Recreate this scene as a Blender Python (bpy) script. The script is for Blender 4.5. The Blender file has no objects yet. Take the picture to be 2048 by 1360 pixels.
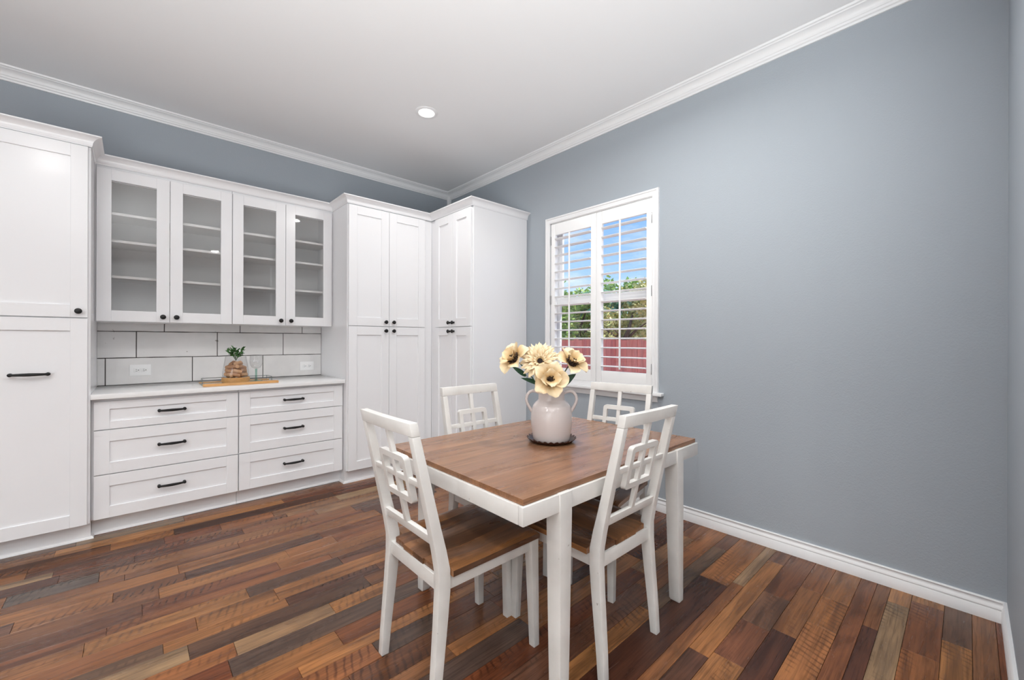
import bpy, bmesh, math, random
from mathutils import Vector, Matrix
random.seed(7)
PI = math.pi
S = bpy.context.scene
COL = S.collection

# ------------------------------------------------------------------ camera
FPX, YAW, ROLL, CAMZ = 831.0, math.radians(47.63), 0.003, 1.25
fw = Vector((math.cos(YAW), math.sin(YAW), 0)); rt = Vector((math.sin(YAW), -math.cos(YAW), 0)); up = Vector((0, 0, 1))
cr = rt*math.cos(ROLL) + up*math.sin(ROLL); cu = up*math.cos(ROLL) - rt*math.sin(ROLL)
cam = bpy.data.cameras.new('camera'); cam.sensor_width = 36; cam.sensor_fit = 'HORIZONTAL'
cam.lens = FPX/2048*36; cam.clip_start = 0.05
co = bpy.data.objects.new('camera', cam); COL.objects.link(co)
co.matrix_world = Matrix(((cr.x, cu.x, -fw.x, 0), (cr.y, cu.y, -fw.y, 0), (cr.z, cu.z, -fw.z, CAMZ), (0, 0, 0, 1)))
S.camera = co
# ------------------------------------------------------------------ view
S.view_settings.view_transform = 'Standard'; S.view_settings.look = 'None'
S.view_settings.exposure = -0.02; S.view_settings.gamma = 1; S.view_settings.use_curve_mapping = False
S.cycles.use_denoising = True
S.cycles.max_bounces = 9; S.cycles.diffuse_bounces = 5; S.cycles.transparent_max_bounces = 16
S.cycles.caustics_reflective = False; S.cycles.caustics_refractive = False
S.cycles.sample_clamp_indirect = 6
# ------------------------------------------------------------------ world: blue sky with soft clouds
def srgb(r, g, b):
    f = lambda c: (c/255/12.92) if c/255 <= 0.04045 else ((c/255+0.055)/1.055)**2.4
    return (f(r), f(g), f(b), 1)
W = bpy.data.worlds.new('sky'); S.world = W; W.use_nodes = True
nt = W.node_tree; nt.nodes.clear()
def N(t, ty, **kw):
    n = t.nodes.new(ty)
    for k, v in kw.items():
        if k in n.inputs.keys(): n.inputs[k].default_value = v
        else: setattr(n, k, v)
    return n
tc = N(nt, 'ShaderNodeTexCoord'); sep = N(nt, 'ShaderNodeSeparateXYZ'); nt.links.new(tc.outputs['Generated'], sep.inputs[0])
rp = N(nt, 'ShaderNodeValToRGB'); nt.links.new(sep.outputs['Z'], rp.inputs[0])
rp.color_ramp.elements[0].position = 0.0; rp.color_ramp.elements[0].color = srgb(178, 208, 236)
rp.color_ramp.elements[1].position = 0.45; rp.color_ramp.elements[1].color = srgb(66, 140, 220)
mp = N(nt, 'ShaderNodeMapping'); mp.inputs['Scale'].default_value = (2.2, 2.2, 6.5); nt.links.new(tc.outputs['Generated'], mp.inputs[0])
cn = N(nt, 'ShaderNodeTexNoise', Scale=1.6, Detail=6.0, Roughness=0.55); nt.links.new(mp.outputs[0], cn.inputs['Vector'])
cp = N(nt, 'ShaderNodeValToRGB'); cp.color_ramp.elements[0].position = 0.44; cp.color_ramp.elements[1].position = 0.68
nt.links.new(cn.outputs[0], cp.inputs[0])
mx = N(nt, 'ShaderNodeMixRGB'); nt.links.new(cp.outputs[0], mx.inputs[0]); nt.links.new(rp.outputs[0], mx.inputs[1]); mx.inputs[2].default_value = (0.80, 0.82, 0.85, 1)
bg = N(nt, 'ShaderNodeBackground', Strength=1.6); nt.links.new(mx.outputs[0], bg.inputs[0])
wo = N(nt, 'ShaderNodeOutputWorld'); nt.links.new(bg.outputs[0], wo.inputs[0])
# ------------------------------------------------------------------ sun, daylight from the open-plan side, added rear and upward fill lamps, ceiling lamps
def light(name, ty, loc, power, direction=None, **kw):
    l = bpy.data.lights.new(name, ty); l.energy = power
    for k, v in kw.items(): setattr(l, k, v)
    o = bpy.data.objects.new(name, l); COL.objects.link(o); o.location = loc
    if direction: o.rotation_euler = Vector(direction).to_track_quat('-Z', 'Y').to_euler()
    return o
light('sun', 'SUN', (0, 0, 20), 5.5, (-0.27, 0.50, -0.82), angle=0.01, color=(1, 0.96, 0.9))
light('rear_fill', 'AREA', (-0.9, -4.45, 1.4), 30, (0, 1, 0.12), shape='RECTANGLE', size=5.2, size_y=2.3, color=(0.96, 0.995, 1))  # added area lamp for soft frontal fill; the rear wall has no window
light('side_daylight', 'AREA', (-3.9, -0.5, 1.3), 95, (1, 0.08, 0.12), shape='RECTANGLE', size=5.2, size_y=2.3, color=(0.96, 0.997, 1))
CEIL = 3.02
light('upward_fill', 'AREA', (-0.85, -0.7, 0.7), 180, (0.17, 0.15, 1), shape='DISK', size=2.8, color=(0.96, 0.997, 1), spread=math.radians(135))  # added unseen uplight that brightens the ceiling for soft bounce
LAMPS = [(1.684, 2.842), (1.75, 1.24), (-0.6, 1.24), (-2.6, 2.4), (-2.6, 0.3), (-0.6, -1.6), (-2.6, -2.2), (1.2, -2.2)]
for i, (x, y) in enumerate(LAMPS):
    light('ceiling_lamp_light', 'AREA', (x, y, CEIL-0.028), (7, 20, 13, 12, 20, 20, 20, 20)[i], (0, 0, -1), shape='DISK', size=0.12, color=(1, 0.985, 0.96), spread=math.radians(165))

# ------------------------------------------------------------------ materials
MATS = {}
def pbr(name, col, rough=0.5, spec=0.5, bump=None, metal=0.0, coat=0.0):
    m = bpy.data.materials.new(name); m.use_nodes = True
    b = m.node_tree.nodes['Principled BSDF']
    b.inputs['Base Color'].default_value = col; b.inputs['Roughness'].default_value = rough
    b.inputs['Specular IOR Level'].default_value = spec; b.inputs['Metallic'].default_value = metal
    b.inputs['Coat Weight'].default_value = coat
    if bump:
        t = m.node_tree; n = N(t, 'ShaderNodeTexNoise', Scale=bump[0], Detail=2.0)
        g = N(t, 'ShaderNodeTexCoord'); t.links.new(g.outputs['Object'], n.inputs['Vector'])
        bp = N(t, 'ShaderNodeBump', Strength=bump[1], Distance=bump[2]); t.links.new(n.outputs[0], bp.inputs['Height']); t.links.new(bp.outputs[0], b.inputs['Normal'])
    MATS[name] = m
    return m
pbr('wall_paint', srgb(162, 169, 176), 0.65, 0.25, (130, 0.5, 0.0015))
pbr('ceiling_paint', srgb(232, 232, 233), 0.7, 0.3, (120, 0.15, 0.001))
pbr('trim_white', srgb(232, 232, 233), 0.35)
pbr('cabinet_white', srgb(234, 234, 236), 0.2, 0.45)
pbr('cabinet_inside', srgb(226, 225, 224), 0.5)
pbr('shutter_white', srgb(244, 244, 244), 0.35)
pbr('vinyl_white', srgb(238, 238, 238), 0.4)
pbr('black_metal', srgb(9, 9, 10), 0.38, 0.4)
pbr('steel', srgb(190, 190, 190), 0.25, 0.5, metal=1.0)
pbr('wire', srgb(120, 128, 128), 0.3, 0.5, metal=0.8)
pbr('quartz', srgb(236, 236, 236), 0.12, 0.5)
pbr('grout', srgb(74, 70, 68), 0.9, 0.2)
pbr('outlet_white', srgb(240, 240, 240), 0.35)
pbr('slot_dark', srgb(40, 40, 40), 0.6)
pbr('ceramic', srgb(198, 188, 185), 0.14, 0.5, coat=0.2)
pbr('dish_brown', srgb(58, 32, 24), 0.3, 0.4)
pbr('leaf_green', srgb(28, 66, 44), 0.5)
pbr('sprig_green', srgb(66, 112, 58), 0.5)
pbr('stem_green', srgb(60, 88, 48), 0.6)
pbr('flower_dark', srgb(52, 34, 20), 0.8)
pbr('flower_black', srgb(30, 18, 18), 0.8)
pbr('dirt', srgb(150, 120, 105), 0.9)
pbr('subfloor', srgb(52, 34, 26), 0.6)
pbr('bark', srgb(96, 78, 62), 0.9)

def mat(name):
    m = bpy.data.materials.new(name); m.use_nodes = True; MATS[name] = m
    t = m.node_tree; return m, t, t.nodes['Principled BSDF']
def ramp(t, stops, interp='LINEAR'):
    r = N(t, 'ShaderNodeValToRGB'); e = r.color_ramp.elements; r.color_ramp.interpolation = interp
    while len(e) < len(stops): e.new(0.5)
    for i, (p, c) in enumerate(stops): e[i].position = p; e[i].color = c
    return r
def math_n(t, op, a, b=None):
    n = N(t, 'ShaderNodeMath', operation=op)
    for i, v in enumerate((a, b)):
        if v is None: continue
        if isinstance(v, (int, float)): n.inputs[i].default_value = v
        else: t.links.new(v, n.inputs[i])
    return n.outputs[0]
def mixc(t, fac, a, b, mode='MIX'):
    n = N(t, 'ShaderNodeMixRGB', blend_type=mode)
    for i, v in enumerate((fac, a, b)):
        if isinstance(v, (int, float)): n.inputs[i].default_value = v
        elif isinstance(v, tuple): n.inputs[i].default_value = v
        else: t.links.new(v, n.inputs[i])
    return n.outputs[0]

def wood(name, palette, coord, rough, grain_dark=0.55, saw=False, streak=0.5, coat=0.0, gy=26.0, spec=0.5):
    """plank wood, grain along local/world X, every board with its own tone."""
    m, t, b = mat(name)
    g = N(t, 'ShaderNodeTexCoord'); geo = N(t, 'ShaderNodeNewGeometry'); oi = N(t, 'ShaderNodeObjectInfo')
    r = math_n(t, 'FRACT', math_n(t, 'ADD', math_n(t, 'MULTIPLY', oi.outputs['Random'], 7.31), geo.outputs['Random Per Island']))
    src = geo.outputs['Position'] if coord == 'world' else g.outputs['Object']
    if coord == 'upright':
        sx_ = N(t, 'ShaderNodeSeparateXYZ'); cx_ = N(t, 'ShaderNodeCombineXYZ'); t.links.new(src, sx_.inputs[0])
        t.links.new(sx_.outputs['Z'], cx_.inputs[0]); t.links.new(sx_.outputs['Y'], cx_.inputs[1]); t.links.new(sx_.outputs['X'], cx_.inputs[2]); src = cx_.outputs[0]
    off = N(t, 'ShaderNodeCombineXYZ')
    t.links.new(math_n(t, 'MULTIPLY', r, 37.0), off.inputs[0]); t.links.new(math_n(t, 'MULTIPLY', r, 91.0), off.inputs[1]); t.links.new(math_n(t, 'MULTIPLY', r, 13.0), off.inputs[2])
    ad = N(t, 'ShaderNodeVectorMath', operation='ADD'); t.links.new(src, ad.inputs[0]); t.links.new(off.outputs[0], ad.inputs[1])
    def noise(scale, sc, det=5.0, dist=0.0, rg=0.6):
        mpp = N(t, 'ShaderNodeMapping'); mpp.inputs['Scale'].default_value = scale; t.links.new(ad.outputs[0], mpp.inputs[0])
        n = N(t, 'ShaderNodeTexNoise', Scale=sc, Detail=det, Roughness=rg, Distortion=dist); t.links.new(mpp.outputs[0], n.inputs['Vector']); return n.outputs[0], mpp
    base = ramp(t, palette, 'LINEAR'); t.links.new(r, base.inputs[0])
    fine, _ = noise((3.0, gy*3, gy*3), 1.6, 6, 0.6)
    broad, _ = noise((1.3, gy*0.42, gy*0.42), 1.0, 4, 1.2)
    hue, _ = noise((0.9, 5, 5), 1.0, 3, 0.5)
    fr = ramp(t, [(0.32, (0.42, 0.40, 0.38, 1)), (0.52, (0.95, 0.95, 0.95, 1)), (0.75, (1.22, 1.2, 1.15, 1))]); t.links.new(fine, fr.inputs[0])
    br = ramp(t, [(0.30, (0.38, 0.34, 0.33, 1)), (0.48, (0.86, 0.84, 0.82, 1)), (0.70, (1.38, 1.34, 1.26, 1))]); t.links.new(broad, br.inputs[0])
    c = mixc(t, grain_dark, base.outputs[0], fr.outputs[0], 'MULTIPLY')
    c = mixc(t, streak, c, br.outputs[0], 'MULTIPLY')
    hr = ramp(t, [(0.35, (0.80, 0.78, 0.80, 1)), (0.65, (1.15, 1.02, 0.9, 1))]); t.links.new(hue, hr.inputs[0])
    c = mixc(t, 0.5, c, hr.outputs[0], 'MULTIPLY')
    h = fine
    if saw:
        # saw marks: curved cross bands on some boards
        mpp = N(t, 'ShaderNodeMapping'); mpp.inputs['Scale'].default_value = (1.0, 0.62, 1.0); mpp.inputs['Rotation'].default_value = (0, 0, 0.5); t.links.new(ad.outputs[0], mpp.inputs[0])
        wv = N(t, 'ShaderNodeTexWave', Scale=11.0, Distortion=3.2, Detail=2.0); wv.inputs['Detail Scale'].default_value = 2.2; t.links.new(mpp.outputs[0], wv.inputs['Vector'])
        wr = ramp(t, [(0.0, (0.36, 0.33, 0.34, 1)), (0.40, (1.05, 1.04, 1.02, 1))]); t.links.new(wv.outputs['Fac'], wr.inputs[0])
        patch, _ = noise((2.2, 9, 9), 1.0, 2, 0.0)
        pm = ramp(t, [(0.50, (0, 0, 0, 1)), (0.62, (1, 1, 1, 1))]); t.links.new(patch, pm.inputs[0])
        sel = math_n(t, 'GREATER_THAN', math_n(t, 'FRACT', math_n(t, 'MULTIPLY', r, 17.7)), 0.45)
        f = math_n(t, 'MULTIPLY', math_n(t, 'MULTIPLY', pm.outputs[0], sel), 0.75)
        c = mixc(t, f, c, wr.outputs[0], 'MULTIPLY')
    t.links.new(c, b.inputs['Base Color'])
    rr = ramp(t, [(0.3, (rough+0.08,)*3+(1,)), (0.7, (rough-0.05,)*3+(1,))]); t.links.new(broad, rr.inputs[0]); t.links.new(rr.outputs[0], b.inputs['Roughness'])
    bp = N(t, 'ShaderNodeBump', Strength=0.12, Distance=0.0012); t.links.new(h, bp.inputs['Height']); t.links.new(bp.outputs[0], b.inputs['Normal'])
    b.inputs['Coat Weight'].default_value = coat; b.inputs['Specular IOR Level'].default_value = spec
    return m
wood('floor_wood', [(0.0, srgb(66, 42, 34)), (0.10, srgb(112, 64, 40)), (0.22, srgb(156, 106, 64)), (0.33, srgb(100, 64, 44)), (0.45, srgb(164, 116, 72)),
                    (0.56, srgb(124, 78, 50)), (0.66, srgb(76, 52, 43)), (0.74, srgb(150, 126, 98)), (0.80, srgb(128, 84, 54)), (0.90, srgb(80, 71, 66)), (0.95, srgb(114, 70, 47)), (1.0, srgb(144, 98, 60))], 'world', 0.24, 0.75, True, 0.85, spec=0.34)
wood('table_wood', [(0.0, srgb(141, 103, 76)), (0.35, srgb(149, 110, 82)), (0.7, srgb(136, 98, 71)), (1.0, srgb(150, 112, 86))], 'object', 0.22, 0.4, False, 0.55)
wood('seat_wood', [(0.0, srgb(100, 68, 46)), (0.2, srgb(150, 106, 68)), (0.4, srgb(84, 60, 46)), (0.6, srgb(134, 96, 66)), (0.8, srgb(92, 64, 48)), (1.0, srgb(142, 100, 66))], 'object', 0.28, 0.5, False, 0.8)
wood('bamboo', [(0.0, srgb(196, 148, 92)), (1.0, srgb(206, 160, 104))], 'object', 0.35, 0.3, False, 0.2)
wood('fence_wood', [(0.0, srgb(236, 122, 108)), (0.5, srgb(252, 154, 134)), (1.0, srgb(226, 112, 100))], 'upright', 0.8, 0.35, False, 0.3)

def chair_paint():
    m, t, b = mat('chair_paint')
    g = N(t, 'ShaderNodeTexCoord')
    n = N(t, 'ShaderNodeTexNoise', Scale=9.0, Detail=5.0); t.links.new(g.outputs['Object'], n.inputs['Vector'])
    r = ramp(t, [(0.3, srgb(206, 204, 200)), (0.7, srgb(220, 218, 215))]); t.links.new(n.outputs[0], r.inputs[0])
    n2 = N(t, 'ShaderNodeTexNoise', Scale=38.0, Detail=3.0); t.links.new(g.outputs['Object'], n2.inputs['Vector'])
    r2 = ramp(t, [(0.735, (0, 0, 0, 1)), (0.76, (1, 1, 1, 1))]); t.links.new(n2.outputs[0], r2.inputs[0])
    t.links.new(mixc(t, r2.outputs[0], r.outputs[0], srgb(150, 142, 134)), b.inputs['Base Color']); b.inputs['Roughness'].default_value = 0.38
chair_paint()
def tile_mat():
    m, t, b = mat('tile_glaze')
    geo = N(t, 'ShaderNodeNewGeometry'); oi = N(t, 'ShaderNodeObjectInfo')
    n = N(t, 'ShaderNodeTexNoise', Scale=5.0, Detail=4.0); t.links.new(geo.outputs['Position'], n.inputs['Vector'])
    r = ramp(t, [(0.3, srgb(218, 216, 215)), (0.7, srgb(230, 228, 227))]); t.links.new(n.outputs[0], r.inputs[0])
    n2 = N(t, 'ShaderNodeTexNoise', Scale=24.0, Detail=5.0); t.links.new(geo.outputs['Position'], n2.inputs['Vector'])
    r2 = ramp(t, [(0.70, (0, 0, 0, 1)), (0.75, (1, 1, 1, 1))]); t.links.new(n2.outputs[0], r2.inputs[0])
    t.links.new(mixc(t, r2.outputs[0], r.outputs[0], srgb(160, 152, 148)), b.inputs['Base Color']); b.inputs['Roughness'].default_value = 0.2
tile_mat()
def petal_mat():
    m, t, b = mat('petal')
    g = N(t, 'ShaderNodeTexCoord'); s = N(t, 'ShaderNodeSeparateXYZ'); t.links.new(g.outputs['Object'], s.inputs[0])
    n = N(t, 'ShaderNodeTexNoise', Scale=40.0, Detail=3.0); mpp = N(t, 'ShaderNodeMapping'); mpp.inputs['Scale'].default_value = (0.4, 3, 1)
    t.links.new(g.outputs['Object'], mpp.inputs[0]); t.links.new(mpp.outputs[0], n.inputs['Vector'])
    v = math_n(t, 'ADD', math_n(t, 'MULTIPLY', s.outputs['X'], 11.0), math_n(t, 'MULTIPLY', n.outputs[0], 0.5))
    r = ramp(t, [(0.15, srgb(180, 126, 64)), (0.5, srgb(214, 178, 122)), (1.0, srgb(230, 212, 178))]); t.links.new(v, r.inputs[0])
    t.links.new(r.outputs[0], b.inputs['Base Color']); b.inputs['Roughness'].default_value = 0.7
    b.inputs['Subsurface Weight'].default_value = 0.0
petal_mat()
def leaf_mat(name, cols):
    m, t, b = mat(name)
    geo = N(t, 'ShaderNodeNewGeometry')
    r = ramp(t, [(i/(len(cols)-1), srgb(*c)) for i, c in enumerate(cols)]); oi = N(t, 'ShaderNodeObjectInfo'); t.links.new(math_n(t, 'FRACT', math_n(t, 'ADD', math_n(t, 'MULTIPLY', oi.outputs['Random'], 5.7), geo.outputs['Random Per Island'])), r.inputs[0])
    t.links.new(r.outputs[0], b.inputs['Base Color']); b.inputs['Roughness'].default_value = 0.6
leaf_mat('tree_leaves', [(112, 150, 74), (176, 204, 98), (140, 180, 88), (206, 216, 130)])
leaf_mat('olive_leaves', [(184, 180, 108), (222, 212, 138), (168, 176, 100), (236, 226, 170)])
leaf_mat('palm_leaves', [(92, 142, 112), (132, 180, 150), (80, 128, 92)])
leaf_mat('cork', [(186, 136, 94), (214, 170, 126), (158, 108, 70), (204, 158, 116)])
def glass_mat(name, tint, gloss_rough=0.02, ior=1.45):
    m = bpy.data.materials.new(name); m.use_nodes = True; MATS[name] = m; t = m.node_tree; t.nodes.clear()
    tr = N(t, 'ShaderNodeBsdfTransparent'); tr.inputs[0].default_value = tint
    gl = N(t, 'ShaderNodeBsdfGlossy'); gl.inputs['Roughness'].default_value = gloss_rough
    lw = N(t, 'ShaderNodeLayerWeight', Blend=0.5); pw = math_n(t, 'ADD', math_n(t, 'MULTIPLY', math_n(t, 'POWER', lw.outputs['Facing'], 5.0), 0.9), 0.045)
    mxs = N(t, 'ShaderNodeMixShader'); o = N(t, 'ShaderNodeOutputMaterial')
    t.links.new(pw, mxs.inputs[0]); t.links.new(tr.outputs[0], mxs.inputs[1]); t.links.new(gl.outputs[0], mxs.inputs[2]); t.links.new(mxs.outputs[0], o.inputs[0])
glass_mat('clear_glass', (0.97, 0.97, 0.97, 1)); glass_mat('cabinet_glass', (0.98, 0.98, 0.98, 1))
glass_mat('green_glass', (0.62, 0.80, 0.74, 1)); glass_mat('tray_glass', (0.86, 0.92, 0.90, 1))
def emit_mat(name, col, st):
    m = bpy.data.materials.new(name); m.use_nodes = True; MATS[name] = m; t = m.node_tree; t.nodes.clear()
    e = N(t, 'ShaderNodeEmission', Strength=st); e.inputs[0].default_value = col; o = N(t, 'ShaderNodeOutputMaterial'); t.links.new(e.outputs[0], o.inputs[0])
emit_mat('lamp_lens', (1, 0.99, 0.97, 1), 4.0)

# ------------------------------------------------------------------ mesh helpers
class MB:
    def __init__(s): s.bm = bmesh.new()
    def poly(s, pts, faces):
        v = [s.bm.verts.new(p) for p in pts]
        for f in faces:
            try: s.bm.faces.new([v[i] for i in f])
            except ValueError: pass
        return s
    def box(s, x0, x1, y0, y1, z0, z1):
        x0, x1 = sorted((x0, x1)); y0, y1 = sorted((y0, y1)); z0, z1 = sorted((z0, z1))
        p = [(x0,y0,z0),(x1,y0,z0),(x1,y1,z0),(x0,y1,z0),(x0,y0,z1),(x1,y0,z1),(x1,y1,z1),(x0,y1,z1)]
        return s.poly(p, [(0,3,2,1),(4,5,6,7),(0,1,5,4),(1,2,6,5),(2,3,7,6),(3,0,4,7)])
    def hexa(s, p): return s.poly(p, [(0,3,2,1),(4,5,6,7),(0,1,5,4),(1,2,6,5),(2,3,7,6),(3,0,4,7)])
    def loft(s, rings, closed=True, caps=True):
        """rings: lists of points of equal length, joined in order."""
        V = [[s.bm.verts.new(p) for p in r] for r in rings]; n = len(V[0])
        for a, b in zip(V, V[1:]):
            for i in range(n if closed else n-1):
                j = (i+1) % n
                try: s.bm.faces.new((a[i], a[j], b[j], b[i]))
                except ValueError: pass
        if caps and closed:
            for r in (V[0], V[-1]):
                try: s.bm.faces.new(r)
                except ValueError: pass
        return s
    def lathe(s, prof, seg=32, M=None, caps=True):
        M = M or Matrix(); rings = []
        for r, z in prof: rings.append([M @ Vector((r*math.cos(2*PI*i/seg), r*math.sin(2*PI*i/seg), z)) for i in range(seg)])
        return s.loft(rings, True, caps)
    def tube(s, pts, rad, seg=10, sx=1.0):
        pts = [Vector(p) for p in pts]; rad = rad if isinstance(rad, (list, tuple)) else [rad]*len(pts); rings = []; side = None
        for i, p in enumerate(pts):
            d = (pts[min(i+1, len(pts)-1)] - pts[max(i-1, 0)]).normalized()
            if side is None: side = d.orthogonal().normalized()
            side = (side - d*side.dot(d)).normalized(); o = d.cross(side)
            rings.append([p + (side*math.cos(2*PI*k/seg)*sx + o*math.sin(2*PI*k/seg))*rad[i] for k in range(seg)])
        return s.loft(rings)
    def strip(s, p0, p1, out, prof, m0=0, m1=0):
        """straight moulding from p0 to p1 (xy), profile (out, z); m = mitre: +1 lengthens with out, -1 shortens."""
        p0 = Vector((*p0, 0)); p1 = Vector((*p1, 0)); d = (p1-p0).normalized(); o = Vector((*out, 0))
        return s.loft([[p0 + o*a - d*(m0*a) + Vector((0,0,z)) for a, z in prof], [p1 + o*a + d*(m1*a) + Vector((0,0,z)) for a, z in prof]])
    def build(s, name, material, parent=None, bevel=0.0, seg=2, smooth=True, off=None, recalc=True, ang=35):
        bm = s.bm
        if recalc: bmesh.ops.recalc_face_normals(bm, faces=bm.faces[:])
        if bevel:
            e = [x for x in bm.edges if len(x.link_faces) == 2 and x.calc_face_angle(0) > 0.5]
            bmesh.ops.bevel(bm, geom=e, offset=bevel, segments=seg, profile=0.6, affect='EDGES', clamp_overlap=True)
        if off is None and parent is not None and parent.get('_world'): off = parent.location
        if off is not None:
            o = Vector(off)
            for v in bm.verts: v.co -= o
        me = bpy.data.meshes.new(name); bm.to_mesh(me); bm.free()
        me.materials.append(MATS[material])
        if smooth:
            for p in me.polygons: p.use_smooth = True
            me.set_sharp_from_angle(angle=math.radians(ang))
        ob = bpy.data.objects.new(name, me); COL.objects.link(ob)
        if parent is not None:
            ob.parent = parent
            if parent.get('_world'): ob['_world'] = 1
        return ob
def tag(o, label, cat, group=None, kind=None):
    o['label'] = label; o['category'] = cat
    if group: o['group'] = group
    if kind: o['kind'] = kind
    return o
def thing(name, label, cat, loc=(0,0,0), rotz=0.0, group=None, kind=None, world=True):
    o = bpy.data.objects.new(name, None); COL.objects.link(o); o.location = loc; o.rotation_euler = (0,0,rotz); o.empty_display_size = 0.05
    if world: o['_world'] = 1
    return tag(o, label, cat, group, kind)
def sub(parent_part):
    """offset for a sub-part whose parent part has its verts already relative to the thing."""
    p = parent_part
    while p.parent is not None: p = p.parent
    return p.location
def copy_tree(o, parent=None):
    c = o.copy(); COL.objects.link(c); c.parent = parent
    for ch in o.children: copy_tree(ch, c)
    return c
def rotz(p, a, c=(0,0)):
    x, y = p[0]-c[0], p[1]-c[1]; return (c[0]+x*math.cos(a)-y*math.sin(a), c[1]+x*math.sin(a)+y*math.cos(a), p[2])

XR, YB, YF, XL, YREAR = 2.857, 4.27, -0.12, -4.0, -4.6
# ================================================================== SETTING
# floor: sub-base, single planks in view, joined planks behind the camera
fl = MB().box(XL, XR, YREAR, YB, -0.12, -0.007).build('floor', 'subfloor'); tag(fl, 'glossy floor of mixed brown reclaimed-look wood planks', 'floor', kind='structure')
def plank_mb(mb, x0, x1, y0, y1, g=0.0006, c=0.0008):
    x0 += g; x1 -= g; y0 += g; y1 -= g; zt = 0.0; zb = -0.006
    p = [(x0,y0,zb),(x1,y0,zb),(x1,y1,zb),(x0,y1,zb),(x0,y0,zt-c),(x1,y0,zt-c),(x1,y1,zt-c),(x0,y1,zt-c),(x0+c,y0+c,zt),(x1-c,y0+c,zt),(x1-c,y1-c,zt),(x0+c,y1-c,zt)]
    mb.poly(p, [(0,1,5,4),(1,2,6,5),(2,3,7,6),(3,0,4,7),(4,5,9,8),(5,6,10,9),(6,7,11,10),(7,4,8,11),(8,9,10,11)])
rng = random.Random(11)
rows = []; y = YF
edge_rows = [-0.103+0.017, -0.016, 0.07, 0.18, 0.258, 0.31, 0.374, 0.481, 0.571, 0.685, 0.764, 0.819, 0.962, 1.04]
prev = YF
for e in edge_rows: rows.append((prev, e)); prev = e
pat = [0.112, 0.098, 0.108, 0.074, 0.118, 0.102, 0.066, 0.110]
k = 0
while prev < 3.79: w = pat[k % len(pat)]; rows.append((prev, prev+w)); prev += w; k += 1
n_pl = 0; far = MB()
for (a, b) in rows:
    x = XR; first = True
    while x > -0.95:
        L = rng.choice([0.30, 0.42, 0.52, 0.62, 0.78, 0.95, 1.1]) * rng.uniform(0.9, 1.1)
        if first: L *= rng.uniform(0.25, 1.0); first = False
        x0 = x - L
        if n_pl < 296 and x > -0.75:
            mb = MB(); plank_mb(mb, x0, x, a, b); mb.build('plank', 'floor_wood', fl, smooth=False, recalc=False); n_pl += 1
        else: plank_mb(far, x0, x, a, b)
        x = x0
    while x > XL:
        L = rng.uniform(0.4, 1.0); plank_mb(far, max(XL, x-L), x, a, b); x -= L
y = YF
while y > YREAR:
    w = rng.choice(pat); x = XR
    while x > XL:
        L = rng.uniform(0.4, 1.0); plank_mb(far, max(XL, x-L), x, max(y-w, YREAR), y); x -= L
    y -= w
y = prev
while y < YB:
    w = rng.choice(pat); x = XR
    while x > XL:
        L = rng.uniform(0.4, 1.0); plank_mb(far, max(XL, x-L), x, y, min(y+w, YB)); x -= L
    y += w
fo = far.build('plank_field', 'floor_wood', fl, smooth=False, recalc=False); fo['kind'] = 'stuff'
ce = MB().box(XL-0.2, XR+0.2, YREAR-0.2, YB+0.2, CEIL, CEIL+0.12).build('ceiling', 'ceiling_paint'); tag(ce, 'smooth white painted ceiling above the dining corner', 'ceiling', kind='structure')
wb = MB().box(XL-0.2, XR+0.14, YB, YB+0.14, -0.7, CEIL).build('wall_back', 'wall_paint'); tag(wb, 'blue-grey wall behind the white cabinets', 'wall', kind='structure')
WY0, WY1, WZ0, WZ1 = 1.577, 2.598, 0.895, 2.323
wr = MB().box(XR, XR+0.14, YREAR-0.2, WY0, -0.7, CEIL).box(XR, XR+0.14, WY1, YB, -0.7, CEIL).box(XR, XR+0.14, WY0, WY1, -0.7, WZ0).box(XR, XR+0.14, WY0, WY1, WZ1, CEIL).build('wall_right', 'wall_paint')
tag(wr, 'long blue-grey wall holding the shuttered window', 'wall', kind='structure')
wf = MB().box(1.75, XR, YF-0.12, YF, -0.1, CEIL).build('wall_front', 'wall_paint'); tag(wf, 'narrow slice of pale blue wall at the picture edge', 'wall', kind='structure')
o_ = MB().box(XL-0.14, XL, YREAR-0.2, YB, -0.7, CEIL).build('wall_left', 'wall_paint'); tag(o_, 'blue-grey wall on the open side of the room', 'wall', kind='structure')
o_ = MB().box(XL-0.2, XR, YREAR-0.14, YREAR, -0.7, CEIL).build('wall_rear', 'wall_paint'); tag(o_, 'blue-grey wall at the rear of the room', 'wall', kind='structure')
# crown mouldings of the room
CZ0 = 2.945; D = CEIL - CZ0
crown = [(0, CZ0), (0.010, CZ0), (0.014, CZ0+0.010), (0.022, CZ0+0.014), (0.026, CZ0+0.024)]
for i in range(7):
    a = i/6*PI/2; crown.append((0.030+0.040*(1-math.cos(a)), CZ0+0.026+0.032*math.sin(a)))
crown += [(0.074, CEIL-0.012), (0.084, CEIL-0.010), (0.088, CEIL), (0, CEIL)]
o_ = MB().strip((XL, YB), (XR, YB), (0, -1), crown, 0, -1).build('trim_1', 'trim_white'); tag(o_, 'white crown moulding along the wall above the cabinets', 'crown moulding', kind='structure')
o_ = MB().strip((XR, YB), (XR, YF), (-1, 0), crown, -1, -1).build('trim_2', 'trim_white'); tag(o_, 'white crown moulding above the window wall', 'crown moulding', kind='structure')
o_ = MB().strip((XR, YF), (1.75, YF), (0, 1), crown, -1, 0).build('trim_3', 'trim_white'); tag(o_, 'white crown moulding on the narrow edge wall', 'crown moulding', kind='structure')
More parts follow.
